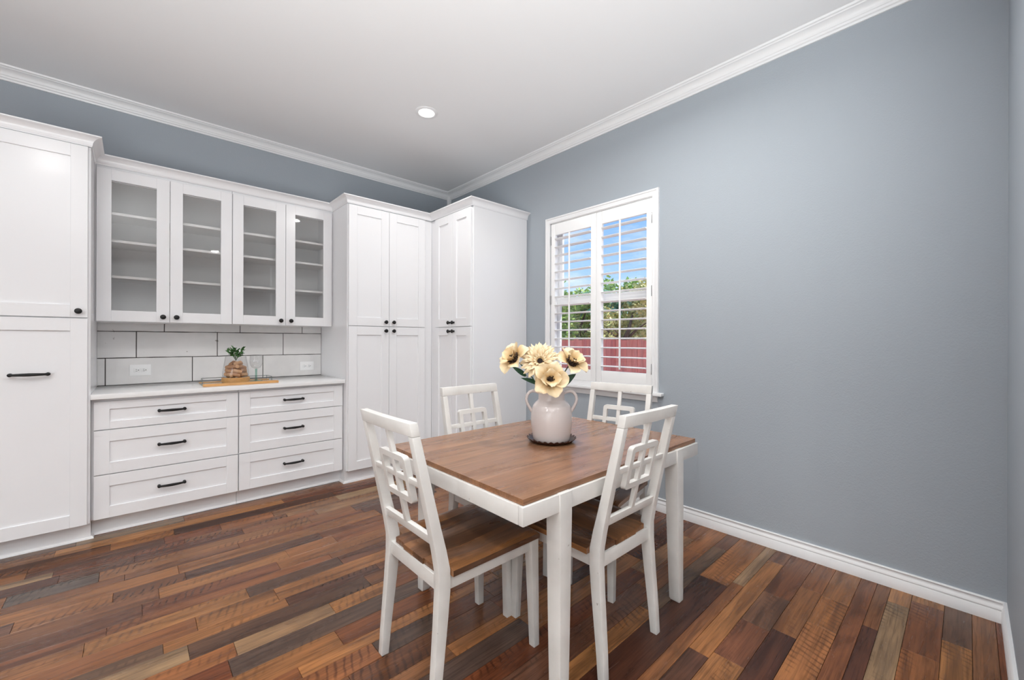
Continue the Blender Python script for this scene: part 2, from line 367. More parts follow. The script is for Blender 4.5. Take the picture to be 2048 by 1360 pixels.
o_ = MB().box(XR-0.045, XR, YB-0.045, YB, 2.80, CEIL-0.035).build('trim_4', 'trim_white', bevel=0.012, seg=3); tag(o_, 'small white corner block where the crown mouldings meet', 'corner block', kind='structure')
BH = 0.095
base = [(0, 0), (0.017, 0), (0.017, 0.050), (0.015, 0.053), (0.012, 0.054), (0.012, 0.057), (0.016, 0.059), (0.0155, 0.064), (0.011, 0.071), (0.007, 0.078), (0.006, 0.084), (0.011, 0.086), (0.0125, 0.091), (0.010, BH), (0, BH)]
o_ = MB().strip((XR, 2.93), (XR, YF), (-1, 0), base, 0, -1).build('baseboard_right', 'trim_white'); tag(o_, 'white profiled baseboard under the window wall', 'baseboard', kind='structure')
o_ = MB().strip((XR, YF), (1.75, YF), (0, 1), base, -1, 0).build('baseboard_front', 'trim_white'); tag(o_, 'white baseboard running toward the camera along the edge wall', 'baseboard', kind='structure')

o_ = MB().strip((XL, YB), (-0.674, YB), (0, -1), base, 0, 0).build('baseboard_back', 'trim_white'); tag(o_, 'white baseboard on the cabinet wall beyond the pantry', 'baseboard', kind='structure')
# backsplash tiles on the back wall
gr = MB().box(-0.193, 1.358, YB-0.008, YB-0.001, 0.90, 1.40).build('grout_bed', 'grout', wb)
def tile_row(z0, z1, joints):
    xs = [-0.193] + joints + [1.358]
    for a, b in zip(xs, xs[1:]):
        if b-a < 0.012: continue
        g = 0.0026
        x0, x1, za, zb = a+(g if a > -0.19 else 0), b-(g if b < 1.35 else 0), z0+g, z1-g
        # slightly wavering pillowed edges
        n = max(2, int((x1-x0)/0.05)); j = lambda: rng.uniform(-0.0011, 0.0011)
        bot = [(x0+(x1-x0)*i/n, za+(j() if 0 < i < n else 0)) for i in range(n+1)]; top = [(x1-(x1-x0)*i/n, zb+(j() if 0 < i < n else 0)) for i in range(n+1)]
        ring = bot+top
        cx, cz = (x0+x1)/2, (za+zb)/2
        mb = MB(); shr = lambda p, d: (p[0]-math.copysign(min(d, abs(p[0]-cx)), p[0]-cx), p[1]-math.copysign(d, p[1]-cz))
        mb.loft([[(p[0], YB-0.006, p[1]) for p in ring], [(p[0], YB-0.0125, p[1]) for p in ring], [(*[shr(p, 0.0022)[0]], YB-0.0145, shr(p, 0.0022)[1]) for p in ring]])
        mb.build('tile', 'tile_glaze', wb)
tile_row(0.9055, 1.107, [-0.150, 0.358, 0.861]); tile_row(1.107, 1.306, [0.019, 0.525, 1.024]); tile_row(1.306, 1.398, [0.182, 0.687, 1.186])

# window: casing, sill, jambs, sashes, panes
win = thing('window_1', 'double-hung white window behind the plantation shutters', 'window', (XR, 2.09, 0.87), kind='structure')
OY0, OY1, OZ1 = 1.527, 2.655, 2.373
cprof = [(0.0, 0.0), (0.018, 0.0), (0.022, 0.004), (0.022, 0.014), (0.016, 0.018), (0.013, 0.034), (0.017, 0.038), (0.018, 0.046), (0.015, 0.051), (0.0, 0.051)]   # (proud, inward)
cas = MB(); rings = [[], [], [], []]
for pr, inw in cprof:
    rings[0].append((XR-pr, OY0+inw, 0.866)); rings[1].append((XR-pr, OY0+inw, OZ1-inw)); rings[2].append((XR-pr, OY1-inw, OZ1-inw)); rings[3].append((XR-pr, OY1-inw, 0.866))
cas.loft(rings).build('casing', 'trim_white', win, ang=25)
MB().box(XR-0.013, XR+0.03, WY0-0.001, WY1+0.006, 0.8665, 0.9035).build('bottom_casing', 'trim_white', win, bevel=0.002)
MB().box(XR-0.042, XR+0.02, 1.488, 2.694, 0.842, 0.866).build('sill', 'trim_white', win, bevel=0.006)
ap = [(0, 0.795), (0.010, 0.795), (0.012, 0.806), (0.016, 0.812), (0.018, 0.826), (0.030, 0.842), (0, 0.842)]
MB().strip((XR, 1.535), (XR, 2.647), (-1, 0), ap).build('apron', 'trim_white', win)
j = MB()
j.box(XR, XR+0.14, WY0-0.002, WY0+0.006, WZ0, WZ1).box(XR, XR+0.14, WY1-0.006, WY1+0.002, WZ0, WZ1).box(XR, XR+0.14, WY0, WY1, WZ1-0.006, WZ1+0.002).box(XR, XR+0.15, WY0, WY1, WZ0-0.01, WZ0+0.006)
j.build('jamb', 'vinyl_white', win)
MZ0, MZ1 = 1.566, 1.640
def sash(name, x0, x1, z0, z1, bot, top):
    s_ = MB().box(x0, x1, WY0+0.006, WY0+0.048, z0, z1).box(x0, x1, WY1-0.048, WY1-0.006, z0, z1).box(x0, x1, WY0+0.048, WY1-0.048, z0, z0+bot).box(x0, x1, WY0+0.048, WY1-0.048, z1-top, z1)
    o = s_.build(name, 'vinyl_white', win, bevel=0.003)
    MB().box((x0+x1)/2-0.002, (x0+x1)/2+0.002, WY0+0.04, WY1-0.04, z0+bot-0.005, z1-top+0.005).build('pane', 'clear_glass', o, off=win.location)
sash('lower_sash', XR+0.072, XR+0.098, WZ0+0.006, MZ1, 0.075, MZ1-MZ0)
sash('upper_sash', XR+0.102, XR+0.128, MZ0+0.02, WZ1-0.006, 0.05, 0.045)
MB().box(XR+0.064, XR+0.073, 2.06, 2.11, MZ1-0.002, MZ1+0.012).build('latch', 'vinyl_white', win, bevel=0.003)

# ================================================================== SHUTTERS
def shutter(y0, y1, oy0, oy1, label, hinge_y):
    t = thing('plantation_shutter', label, 'shutter', (XR, (y0+y1)/2, WZ0+0.01), group='window shutters')
    x0, x1 = XR-0.006, XR+0.024; zb, zt = WZ0+0.010, WZ1-0.010; OZ0, OZT = 1.0, 2.21
    for a, b in ((y0, oy0), (oy1, y1)): MB().box(x0, x1, a+0.0015, b, zb, zt).build('stile', 'shutter_white', t, bevel=0.003)
    MB().box(x0, x1, oy0, oy1, zb, OZ0).build('bottom_rail', 'shutter_white', t, bevel=0.003)
    MB().box(x0, x1, oy0, oy1, OZT, zt).build('top_rail', 'shutter_white', t, bevel=0.003)
    n = 16; st = (OZT-OZ0)/n; cx = (x0+x1)/2
    lm = MB(); ell = [(0.0318*math.cos(a), 0.0064*math.sin(a)) for a in [2*PI*i/14 for i in range(14)]]
    lm.loft([[(p[0], oy0+0.002-(y0+y1)/2, p[1]) for p in ell], [(p[0], oy1-0.002-(y0+y1)/2, p[1]) for p in ell]])
    first = lm.build('louver', 'shutter_white', t, off=(0,0,0))
    for i in range(n):
        o = first if i == 0 else first.copy()
        if i: COL.objects.link(o); o.parent = t
        z = OZ0 + st*(i+0.5)
        o.location = (cx-XR, 0, z-(WZ0+0.01)); o.rotation_euler = (0, math.radians(3), 0)
    ry = (oy0+oy1)/2 + 0.012
    MB().box(cx-0.047, cx-0.036, ry-0.006, ry+0.006, OZ0+0.02, OZT-0.012).build('tilt_rod', 'shutter_white', t, bevel=0.002)
    for z in (WZ0+0.14, 1.62, WZ1-0.16):
        MB().box(x0-0.004, x0+0.004, hinge_y-0.004, hinge_y+0.004, z-0.04, z+0.04).build('hinge', 'steel', t, bevel=0.0015)
shutter(2.0885, WY1-0.004, 2.143, 2.543, 'white louvered shutter panel on the side nearer the cabinets', WY1-0.006)
shutter(WY0+0.004, 2.0855, 1.628, 2.032, 'white louvered shutter panel on the side away from the cabinets', WY0+0.006)

# ================================================================== CABINETS
def face_map(facing, face):
    if facing == 'y': return lambda u, d, v: (u, face-d, v)
    return lambda u, d, v: (face-d, u, v)
def bx(mb, F, u0, u1, d0, d1, v0, v1):
    a = F(u0, d0, v0); b = F(u1, d1, v1); return mb.box(a[0], b[0], a[1], b[1], a[2], b[2])
def knob(parent, F, u, v, off):
    a = Vector(F(u, 0, v)); n = (Vector(F(u, 1, v))-a)
    M = Matrix.Translation(a) @ n.to_track_quat('Z', 'X').to_matrix().to_4x4()
    MB().lathe([(0.0105, 0), (0.010, 0.002), (0.006, 0.005), (0.006, 0.012), (0.012, 0.016), (0.0165, 0.021), (0.017, 0.026), (0.0125, 0.031), (0.002, 0.033)], 20, M).build('knob', 'black_metal', parent, off=off)
def pull(parent, F, u, v, L, off):
    mb = MB(); pts = []; rad = []
    n = 14
    for i in range(n+1):
        s = -1+2*i/n; pts.append(F(u+s*L/2, 0.022+0.010*(1-s*s), v)); rad.append(0.0056+0.0036*(1-abs(s))**0.6 if abs(s) < 0.93 else 0.0092)
    mb.tube(pts, rad, 10)
    for s in (-1, 1):
        mb.tube([F(u+s*L/2, -0.0005, v), F(u+s*L/2, 0.004, v), F(u+s*L/2, 0.012, v), F(u+s*L/2, 0.024, v), F(u+s*L/2, 0.029, v)], [0.0100, 0.0090, 0.0070, 0.0098, 0.004], 12)
    mb.build('handle', 'black_metal', parent, off=off)
TH = 0.020
def shaker(parent, name, F, u0, u1, v0, v1, stile=0.073, rail=0.075, glass=False):
    """F's zero is the front of the carcass; the door stands TH proud."""
    off = parent.location; G = lambda u, d, v: F(u, d, v)
    mb = MB()
    bx(mb, G, u0, u0+stile, 0.001, TH, v0, v1); bx(mb, G, u1-stile, u1, 0.001, TH, v0, v1)
    bx(mb, G, u0+stile, u1-stile, 0.001, TH, v0, v0+rail); bx(mb, G, u0+stile, u1-stile, 0.001, TH, v1-rail, v1)
    d = mb.build(name, 'cabinet_white', parent, bevel=0.0012, seg=1)
    if glass:
        p = MB(); bx(p, G, u0+stile-0.004, u1-stile+0.004, 0.006, 0.010, v0+rail-0.004, v1-rail+0.004); p.build('glass_pane', 'cabinet_glass', d, off=off)
    else:
        p = MB(); bx(p, G, u0+stile-0.002, u1-stile+0.002, 0.002, TH-0.010, v0+rail-0.002, v1-rail+0.002); p.build('panel', 'cabinet_white', d, off=off)
    return d
CR0, CR1 = 2.425, 2.487
ccrown = [(0.0, CR0), (0.004, CR0), (0.006, CR0+0.006)]
for i in range(8):
    a = i/7*PI/2; ccrown.append((0.008+0.036*(1-math.cos(a)), CR0+0.008+0.044*math.sin(a)))
ccrown += [(0.050, CR1-0.007), (0.050, CR1), (0.0, CR1)]
shoe = [(0, 0), (0.014, 0), (0.013, 0.008), (0.008, 0.015), (0, 0.018)]
TOE = 0.114
# --- tall pull-out pantry at the picture edge
YT = 3.635
c = thing('tall_cabinet', 'tall white pantry cabinet with long black pull at the picture edge', 'cabinet', (-0.43, 3.95, 0))
MB().box(-0.672, -0.193, YT, YB-0.003, TOE, CR0).build('body', 'cabinet_white', c, bevel=0.001, seg=1)
F = face_map('y', YT); FD = face_map('y', YT-TH)
d = shaker(c, 'door', F, -0.668, -0.205, 1.3785, 2.420); knob(d, FD, -0.243, 1.416, c.location)
d = shaker(c, 'door', F, -0.668, -0.205, TOE+0.002, 1.3725); pull(d, FD, -0.4365, 1.044, 0.143, c.location)
MB().box(-0.672, -0.205, 3.70, 3.72, 0, TOE).box(-0.205, -0.193, 3.70, YB-0.003, 0, TOE).build('toe_kick', 'cabinet_white', c)
MB().strip((-0.672, 3.70), (-0.193, 3.70), (0, -1), shoe, 0, 1).strip((-0.193, 3.70), (-0.193, 3.765), (1, 0), shoe, 1, 0).build('shoe_moulding', 'trim_white', c)
MB().strip((-0.672, YT-0.010), (-0.193, YT-0.010), (0, -1), ccrown, 0, 1).strip((-0.193, YT-0.010), (-0.193, 3.943), (1, 0), ccrown, 1, -1).build('crown_moulding', 'cabinet_white', c)
# --- wall cabinets with glass doors
YU = 3.95; UZ0, UZ1 = 1.368, 2.427
def wall_cab(x0, x1, label, knobs):
    c = thing('wall_cabinet', label, 'cabinet', ((x0+x1)/2, 4.1, UZ0), group='glass-door wall cabinets')
    t = 0.017; yb = YB-0.003
    mb = MB().box(x0, x0+t, YU, yb, UZ0, UZ1).box(x1-t, x1, YU, yb, UZ0, UZ1).box(x0+t, x1-t, YU, yb, UZ0, UZ0+t).box(x0+t, x1-t, YU, yb, UZ1-t, UZ1)
    mb.build('carcass', 'cabinet_white', c, bevel=0.0008, seg=1)
    MB().box(x0+t, x1-t, yb-0.008, yb, UZ0+t, UZ1-t).build('back_panel', 'cabinet_inside', c)
    MB().box(x0+t, x1-t, YU, YU+0.018, UZ1-0.10, UZ1-t).build('top_rail', 'cabinet_white', c)
    xm = (x0+x1)/2
    for z in (2.126, 1.937, 1.689):
        MB().box(x0+t+0.001, x1-t-0.001, YU+0.03, yb-0.009, z-0.018, z).build('shelf', 'cabinet_inside', c, bevel=0.001, seg=1)
        for xx in (x0+t+0.004, x1-t-0.004):
            MB().box(xx-0.0035, xx+0.0035, 4.05, 4.062, z-0.028, z-0.0185).build('shelf_pin', 'steel', c)
    F = face_map('y', YU); FD = face_map('y', YU-TH)
    for a, b, ku in ((x0+0.001, xm-0.0015, knobs[0]), (xm+0.0015, x1-0.001, knobs[1])):
        d = shaker(c, 'door', F, a, b, UZ0+0.002, 2.405, glass=True); knob(d, FD, ku, 1.408, c.location)
    return c
c1 = wall_cab(-0.184, 0.580, 'white glass-door wall cabinet beside the pantry with the long pull', (0.160, 0.236))
c2 = wall_cab(0.582, 1.346, 'white glass-door wall cabinet beside the corner pantry, above the wine glass', (0.925, 1.002))
MB().strip((-0.193, YU-0.007), (0.581, YU-0.007), (0, -1), ccrown, -1, 0).build('crown_moulding', 'cabinet_white', c1)
MB().strip((0.581, YU-0.007), (1.360, YU-0.007), (0, -1), ccrown, 0, -1).build('crown_moulding', 'cabinet_white', c2)
MB().box(-0.193, -0.185, YU+0.002, YB-0.003, UZ0, UZ1).build('filler', 'cabinet_white', c1)
MB().box(1.347, 1.359, YU+0.002, YB-0.003, UZ0, UZ1).build('filler', 'cabinet_white', c2)
# --- drawer cabinets
YD = 3.685
def drawer_cab(x0, x1, label, pu, fill):
    c = thing('drawer_cabinet', label, 'cabinet', ((x0+x1)/2, 3.95, 0), group='three-drawer base cabinets')
    MB().box(min(x0, fill), max(x1, fill), YD, YB-0.016, TOE, 0.8725).build('body', 'cabinet_white', c)
    F = face_map('y', YD); FD = face_map('y', YD-TH)
    for z0, z1, zp in ((0.677, 0.853, 0.769), (0.3945, 0.6715, 0.543), (TOE+0.002, 0.389, 0.262)):
        d = shaker(c, 'drawer', F, x0+0.002, x1-0.002, z0, z1, 0.072, 0.049 if z0 > 0.6 else 0.072); pull(d, FD, pu, zp, 0.134, c.location)
    MB().box(min(x0, fill), max(x1, fill), 3.755, 3.775, 0, TOE).build('toe_kick', 'cabinet_white', c)
    MB().strip((min(x0, fill), 3.755), (max(x1, fill), 3.755), (0, -1), shoe).build('shoe_moulding', 'trim_white', c)
drawer_cab(-0.182, 0.583, 'white three-drawer base cabinet next to the tall pull-out pantry', 0.199, -0.192)
drawer_cab(0.585, 1.350, 'white three-drawer base cabinet next to the corner pantry', 0.959, 1.359)
ct = MB().box(-0.1925, 1.3585, 3.625, YB-0.0135, 0.873, 0.905).build('countertop', 'quartz', bevel=0.003); tag(ct, 'white polished stone countertop over the drawer cabinets', 'countertop')
# --- corner pantry facing the room
YA = 3.60
c = thing('tall_cabinet', 'tall white four-door pantry facing the camera beside the drawers', 'cabinet', (1.78, 3.95, 0))
MB().box(1.360, 2.198, YA, YB-0.003, TOE, CR0).build('body', 'cabinet_white', c, bevel=0.001, seg=1)
F = face_map('y', YA); FD = face_map('y', YA-TH)
for a, b, ku in ((1.368, 1.737, 1.701), (1.740, 2.112, 1.777)):
    d = shaker(c, 'door', F, a, b, 1.3715, 2.418); knob(d, FD, ku, 1.409, c.location)
    d = shaker(c, 'door', F, a, b, TOE+0.002, 1.3660); knob(d, FD, ku, 1.329, c.location)
MB().box(1.360, 2.23, 3.645, 3.665, 0, TOE).box(1.360, 1.372, 3.6652, YB-0.02, 0, TOE).build('toe_kick', 'cabinet_white', c)
MB().strip((1.360, 3.645), (2.25, 3.645), (0, -1), shoe, 1, 0).strip((1.360, 3.645), (1.360, 3.755), (-1, 0), shoe, 1, 0).build('shoe_moulding', 'trim_white', c)
MB().strip((1.360, 3.943), (1.360, YA-0.010), (-1, 0), ccrown, -1, 1).strip((1.360, YA-0.010), (2.198, YA-0.010), (0, -1), ccrown, 1, -1).build('crown_moulding', 'cabinet_white', c)
# --- corner pantry with its side to the room
XB = 2.198; B0 = 2.922
c = thing('tall_cabinet', 'tall white four-door pantry against the window wall, plain side showing', 'cabinet', (2.52, 3.25, 0))
MB().box(XB, XR-0.003, B0, YA-0.001, TOE, CR0).build('body', 'cabinet_white', c, bevel=0.001, seg=1)
MB().box(XB+0.006, XR-0.004, B0-0.006, B0, 0.0, CR0).build('side_panel', 'cabinet_white', c, bevel=0.001, seg=1)
F = face_map('x', XB); FD = face_map('x', XB-TH)
for a, b, ku in ((2.927, 3.212, 3.180), (3.215, 3.505, 3.247)):
    d = shaker(c, 'door', F, a, b, 1.3715, 2.418, 0.066); knob(d, FD, ku, 1.409, c.location)
    d = shaker(c, 'door', F, a, b, TOE+0.002, 1.3660, 0.066); knob(d, FD, ku, 1.329, c.location)
MB().box(2.25, 2.27, B0, 3.645, 0, TOE).build('toe_kick', 'cabinet_white', c)
MB().strip((2.25, 3.631), (2.25, B0), (-1, 0), shoe).build('shoe_moulding', 'trim_white', c)
MB().strip((XB-0.010, YA-0.010), (XB-0.010, B0-0.006), (-1, 0), ccrown, -1, 1).strip((XB-0.010, B0-0.006), (XR-0.001, B0-0.006), (0, -1), ccrown, 1, 0).build('crown_moulding', 'cabinet_white', c)

# --- outlets on the tiles
def outlet(x, z, label):
    yo = YB-0.0148
    t = thing('wall_outlet', label, 'outlet', (x, yo, z), group='outlets in the tiles')
    MB().box(x-0.062, x+0.062, yo-0.005, yo, z-0.042, z+0.042).build('cover_plate', 'outlet_white', t, bevel=0.002)
    for s in (-1, 1):
        xx = x+s*0.021
        o = MB().box(xx-0.017, xx+0.017, yo-0.0075, yo-0.004, z-0.0155, z+0.0155).build('socket', 'outlet_white', t, bevel=0.004)
        MB().box(xx-0.007, xx+0.002, yo-0.0082, yo-0.007, z+0.005, z+0.0075).box(xx-0.007, xx+0.004, yo-0.0082, yo-0.007, z-0.0075, z-0.005).box(xx+0.007, xx+0.012, yo-0.0082, yo-0.007, z-0.003, z+0.003).build('slot', 'slot_dark', o, off=t.location)
outlet(0.043, 1.012, 'white outlet in the tiles nearer the pull-out pantry'); outlet(1.227, 0.997, 'white outlet in the tiles nearer the corner pantry')

# ================================================================== RECESSED LAMP
lx, ly = LAMPS[0]
t = thing('recessed_light', 'lit round recessed light in the white ceiling', 'ceiling light', (lx, ly, CEIL))
MB().lathe([(0.060, CEIL+0.001), (0.060, CEIL-0.006), (0.066, CEIL-0.009), (0.086, CEIL-0.005), (0.088, CEIL-0.0005), (0.060, CEIL+0.001)], 48, Matrix.Translation((lx, ly, 0)), caps=False).build('trim_ring', 'trim_white', t)
MB().lathe([(0.061, CEIL-0.001), (0.061, CEIL-0.005), (0.045, CEIL-0.010), (0.02, CEIL-0.0125), (0.002, CEIL-0.013)], 40, Matrix.Translation((lx, ly, 0))).build('lens', 'lamp_lens', t)

# ================================================================== TABLE
TX0, TX1, TY0, TY1, TT = 0.903, 2.122, 0.936, 1.848, 0.750
t = thing('dining_table', 'dining table with brown plank top and white apron and legs', 'table', ((TX0+TX1)/2, (TY0+TY1)/2, 0))
nb = 8; bw = (TY1-TY0)/nb
for i in range(nb):
    y0, y1 = TY0+i*bw, TY0+(i+1)*bw; cx, cy = (TX0+TX1)/2, (TY0+TY1)/2
    MB().box(TX0, TX1, y0+0.00015, y1-0.00015, TT-0.020, TT).build('tabletop_board', 'table_wood', t, bevel=0.0003, seg=1)
e = 0.010; AZ0, AZ1 = 0.668, TT-0.0205
MB().box(TX0-e, TX1+e, TY0-e, TY0+0.012, AZ0, AZ1).build('apron', 'chair_paint', t, bevel=0.004)
MB().box(TX0-e, TX1+e, TY1-0.012, TY1+e, AZ0, AZ1).build('apron', 'chair_paint', t, bevel=0.004)
MB().box(TX0-e, TX0+0.012, TY0+0.0122, TY1-0.0122, AZ0, AZ1).build('apron', 'chair_paint', t, bevel=0.004)
MB().box(TX1-0.012, TX1+e, TY0+0.0122, TY1-0.0122, AZ0, AZ1).build('apron', 'chair_paint', t, bevel=0.004)
MB().box(TX0+0.013, TX1-0.013, TY0+0.013, TY1-0.013, AZ1-0.012, AZ1).build('underframe', 'chair_paint', t)
def table_leg(xo, sx, yo, sy):
    """outer corner (xo, yo); grows inward by sx/sy; tapers on the inner faces."""
    def ring(z, w, dpt): return [(xo, yo, z), (xo+sx*w, yo, z), (xo+sx*w, yo+sy*dpt, z), (xo, yo+sy*dpt, z)]
    MB().loft([ring(0.0, 0.040, 0.044), ring(0.012, 0.046, 0.050), ring(0.30, 0.054, 0.058), ring(AZ0-0.02, 0.062, 0.066), ring(AZ1+0.002, 0.062, 0.066)]).build('leg', 'chair_paint', t, bevel=0.004)
for yo, sy in ((TY0-e-0.006, 1), (TY1+e+0.006, -1)):
    table_leg(1.062, 1, yo, sy); table_leg(1.962, -1, yo, sy)

# ================================================================== CHAIRS (local: faces +x, rear of the rear legs at x=0)
def make_chair(label, loc, rz):
    t = thing('dining_chair', label, 'chair', loc, rz, 'white lattice-back dining chairs', world=False)
    HW = 0.200
    def bar(mb, a, b, wx, wy):  # box-section bar a->b, section in x and y or z
        return mb
    # rear legs: one bent post each
    def post(s):
        # z, rear x, depth, outer |y|, width
        prof = [(0.0, 0.000, 0.030, 0.203, 0.030), (0.10, 0.005, 0.034, 0.202, 0.031), (0.30, 0.020, 0.042, 0.200, 0.033), (0.40, 0.026, 0.046, 0.199, 0.034), (0.47, 0.026, 0.046, 0.198, 0.034),
                (0.54, 0.014, 0.043, 0.197, 0.033), (0.62, -0.003, 0.039, 0.196, 0.032), (0.80, -0.042, 0.034, 0.194, 0.030), (0.938, -0.072, 0.030, 0.193, 0.029)]
        return MB().loft([[(x, s*o, z), (x+d, s*o, z), (x+d, s*(o-w), z), (x, s*(o-w), z)] for z, x, d, o, w in prof]).build('leg', 'chair_paint', t, bevel=0.003)
    post(1); post(-1)
    bxk = lambda z: -0.003 - (z-0.62)*0.2175   # rear face of the back at height z
    def slanted(name, y0, y1, z0, z1, d0, d1, bevel=0.003):
        p = []
        for z in (z0, z1): p += [(bxk(z)+d0, y0, z), (bxk(z)+d1, y0, z), (bxk(z)+d1, y1, z), (bxk(z)+d0, y1, z)]
        return MB().hexa(p).build(name, 'chair_paint', t, bevel=bevel)
    # top rail, slightly curved
    rings = []
    for i in range(9):
        y = -0.193 + 0.386*i/8; cv = -0.006*(1-(y/0.193)**2)
        rings.append([(bxk(z)+cv+dd, y, z) for z, dd in ((0.9385, 0.0), (0.9385, 0.030), (0.984, 0.030), (0.984, 0.0))])
    MB().loft(rings).build('top_rail', 'chair_paint', t, bevel=0.003)
    slanted('lower_rail', -0.166, 0.166, 0.557, 0.590, 0.006, 0.026)
    slanted('center_slat', -0.0115, 0.0115, 0.588, 0.9395, 0.004, 0.022)
    # square lattice ring with rounded corners and the mid rail
    def rr(hw, h0, h1, r, d):
        pts = []
        for cx_, cz_, a0 in ((hw-r, h1-r, 0), (-hw+r, h1-r, 90), (-hw+r, h0+r, 180), (hw-r, h0+r, 270)):
            for k in range(5):
                a = math.radians(a0+90*k/4); z = cz_+r*math.sin(a); pts.append((bxk(z)+d, cx_+r*math.cos(a), z))
        return pts
    o0, o1 = rr(0.096, 0.682, 0.852, 0.016, 0.002), rr(0.096, 0.682, 0.852, 0.016, 0.024)
    i0, i1 = rr(0.073, 0.705, 0.829, 0.004, 0.002), rr(0.073, 0.705, 0.829, 0.004, 0.024)
    MB().loft([o0, o1, i1, i0, o0], caps=False).build('lattice_square', 'chair_paint', t, ang=30)
    slanted('middle_rail', -0.166, 0.166, 0.758, 0.780, 0.005, 0.021)
    # seat rails
    MB().box(0.034, 0.056, -0.165, 0.165, 0.398, 0.449).build('rear_seat_rail', 'chair_paint', t, bevel=0.002)
    MB().box(0.455, 0.477, -0.172, 0.172, 0.398, 0.449).build('front_seat_rail', 'chair_paint', t, bevel=0.002)
    for s in (-1, 1): MB().box(0.066, 0.462, s*0.168, s*0.190, 0.398, 0.449).build('side_seat_rail', 'chair_paint', t, bevel=0.002)
    for s in (-1, 1):
        MB().loft([[(x0, s*o, z), (x1, s*o, z), (x1, s*(o-w), z), (x0, s*(o-w), z)] for z, x0, x1, o, w in ((0, 0.478, 0.508, 0.198, 0.030), (0.2, 0.470, 0.505, 0.198, 0.035), (0.39, 0.462, 0.502, 0.198, 0.040), (0.449, 0.460, 0.502, 0.198, 0.040))]).build('leg', 'chair_paint', t, bevel=0.003)
    # seat: boards running front to back with a scooped top
    n = 6; X0, X1, Wd = 0.040, 0.492, 0.214
    def top(x, y):
        u = (x-X0)/(X1-X0); sc = 0.0
        for cy_ in (-0.085, 0.085): sc += math.exp(-((y-cy_)/0.075)**2 - ((u-0.40)/0.26)**2)
        rear = max(0.0, (0.10-u)/0.10)**2
        edge = max(0.0, (abs(y)-(Wd-0.012))/0.012)**2*0.004 + max(0.0, (u-0.965)/0.035)**2*0.005
        return 0.4740 - 0.011*sc - 0.004*rear - edge
    for b in range(n):
        y0 = -Wd + 2*Wd*b/n; y1 = -Wd + 2*Wd*(b+1)/n; g = 0.0003
        xr = lambda y: (0.060 + (0.020 if abs(y) > 0.160 else 0.0)) - 0.022*(1-(y/Wd)**2)
        nx, ny = 14, 5; mb = MB(); rows_ = []
        ys = [y0+g+(y1-y0-2*g)*i/ny for i in range(ny+1)]
        T_, B_ = [], []
        for y in ys:
            xa = xr((y0+y1)/2)
            T_.append([(xa+(X1-xa)*i/nx, y, top(xa+(X1-xa)*i/nx, y)) for i in range(nx+1)])
            B_.append([(xa+(X1-xa)*i/nx, y, 0.4495) for i in range(nx+1)])
        rings = []
        for i in range(nx+1):
            rings.append([T_[k][i] for k in range(ny+1)] + [B_[k][i] for k in reversed(range(ny+1))])
        mb.loft(rings).build('seat_board', 'seat_wood', t, ang=40)
    return t
ch = make_chair('white lattice-back chair with its back to the drawers, left of the table', (0.727, 1.380, 0), 0.0)
def place(label, loc, rz):
    c = copy_tree(ch); c['label'] = label; c.location = loc; c.rotation_euler = (0, 0, rz); return c
place('white lattice-back chair at the near long side, closest to the plain wall', (1.468, 0.885, 0), PI/2)
place('white lattice-back chair across the table, in front of the corner pantry', (1.452, 1.895, 0), -PI/2-0.02)
place('white lattice-back chair standing below the shuttered window', (2.147, 1.420, 0), PI+0.19)

# ================================================================== DISH, VASE, FLOWERS
vx, vy = 1.532, 1.388
dish = MB(); rings = []; seg = 208
for r, z, sc in ((0.004, 0.0008, 0), (0.085, 0.0008, 0), (0.098, 0.003, 0), (0.110, 0.010, 0.5), (0.119, 0.019, 1.0), (0.1165, 0.0205, 1.0), (0.106, 0.012, 0.5), (0.094, 0.006, 0), (0.004, 0.004, 0)):
    rings.append([(vx+(r+0.005*sc*math.cos(26*a))*math.cos(a), vy+(r+0.005*sc*math.cos(26*a))*math.sin(a), TT+z+0.004*sc*math.cos(26*a)) for a in [2*PI*i/seg for i in range(seg)]])
o_ = dish.loft(rings).build('scalloped_dish', 'dish_brown', ang=60); tag(o_, 'dark brown scalloped dish under the vase', 'dish')
VB = TT+0.0065
t = thing('vase', 'pale glazed ceramic vase with two looped handles on the table', 'vase', (vx, vy, VB))
prof = [(0.004, 0), (0.082, 0), (0.088, 0.004), (0.091, 0.012), (0.096, 0.040), (0.1005, 0.075), (0.1025, 0.105), (0.1015, 0.130), (0.0975, 0.152), (0.090, 0.172), (0.079, 0.187), (0.069, 0.195), (0.0655, 0.200), (0.0645, 0.210), (0.0645, 0.226), (0.0665, 0.238), (0.0675, 0.244), (0.0655, 0.247), (0.062, 0.244), (0.060, 0.226), (0.060, 0.200), (0.085, 0.170), (0.094, 0.110), (0.088, 0.020), (0.004, 0.012)]
prof = [(r + (0.0004*math.sin(z*520) if 0.02 < z < 0.19 and i < 14 else 0), z) for i, (r, z) in enumerate(prof)]
pp = []
for (r0, z0), (r1, z1) in zip(prof, prof[1:]):
    for k in range(3): f = k/3; pp.append((r0+(r1-r0)*f, z0+(z1-z0)*f))
pp.append(prof[-1])
MB().lathe(pp, 56, Matrix.Translation((vx, vy, VB))).build('body', 'ceramic', t, ang=50)
for s in (-1, 1):
    path = [(0.060, 0.232), (0.074, 0.240), (0.092, 0.243), (0.108, 0.237), (0.120, 0.222), (0.125, 0.203), (0.121, 0.184), (0.112, 0.166), (0.102, 0.150), (0.095, 0.140)]
    MB().tube([(vx+rt.x*s*a, vy+rt.y*s*a, VB+z) for a, z in path], [0.008, 0.008, 0.0075, 0.007, 0.007, 0.007, 0.007, 0.007, 0.008, 0.008], 12, 1.25).build('handle', 'ceramic', t, ang=60)

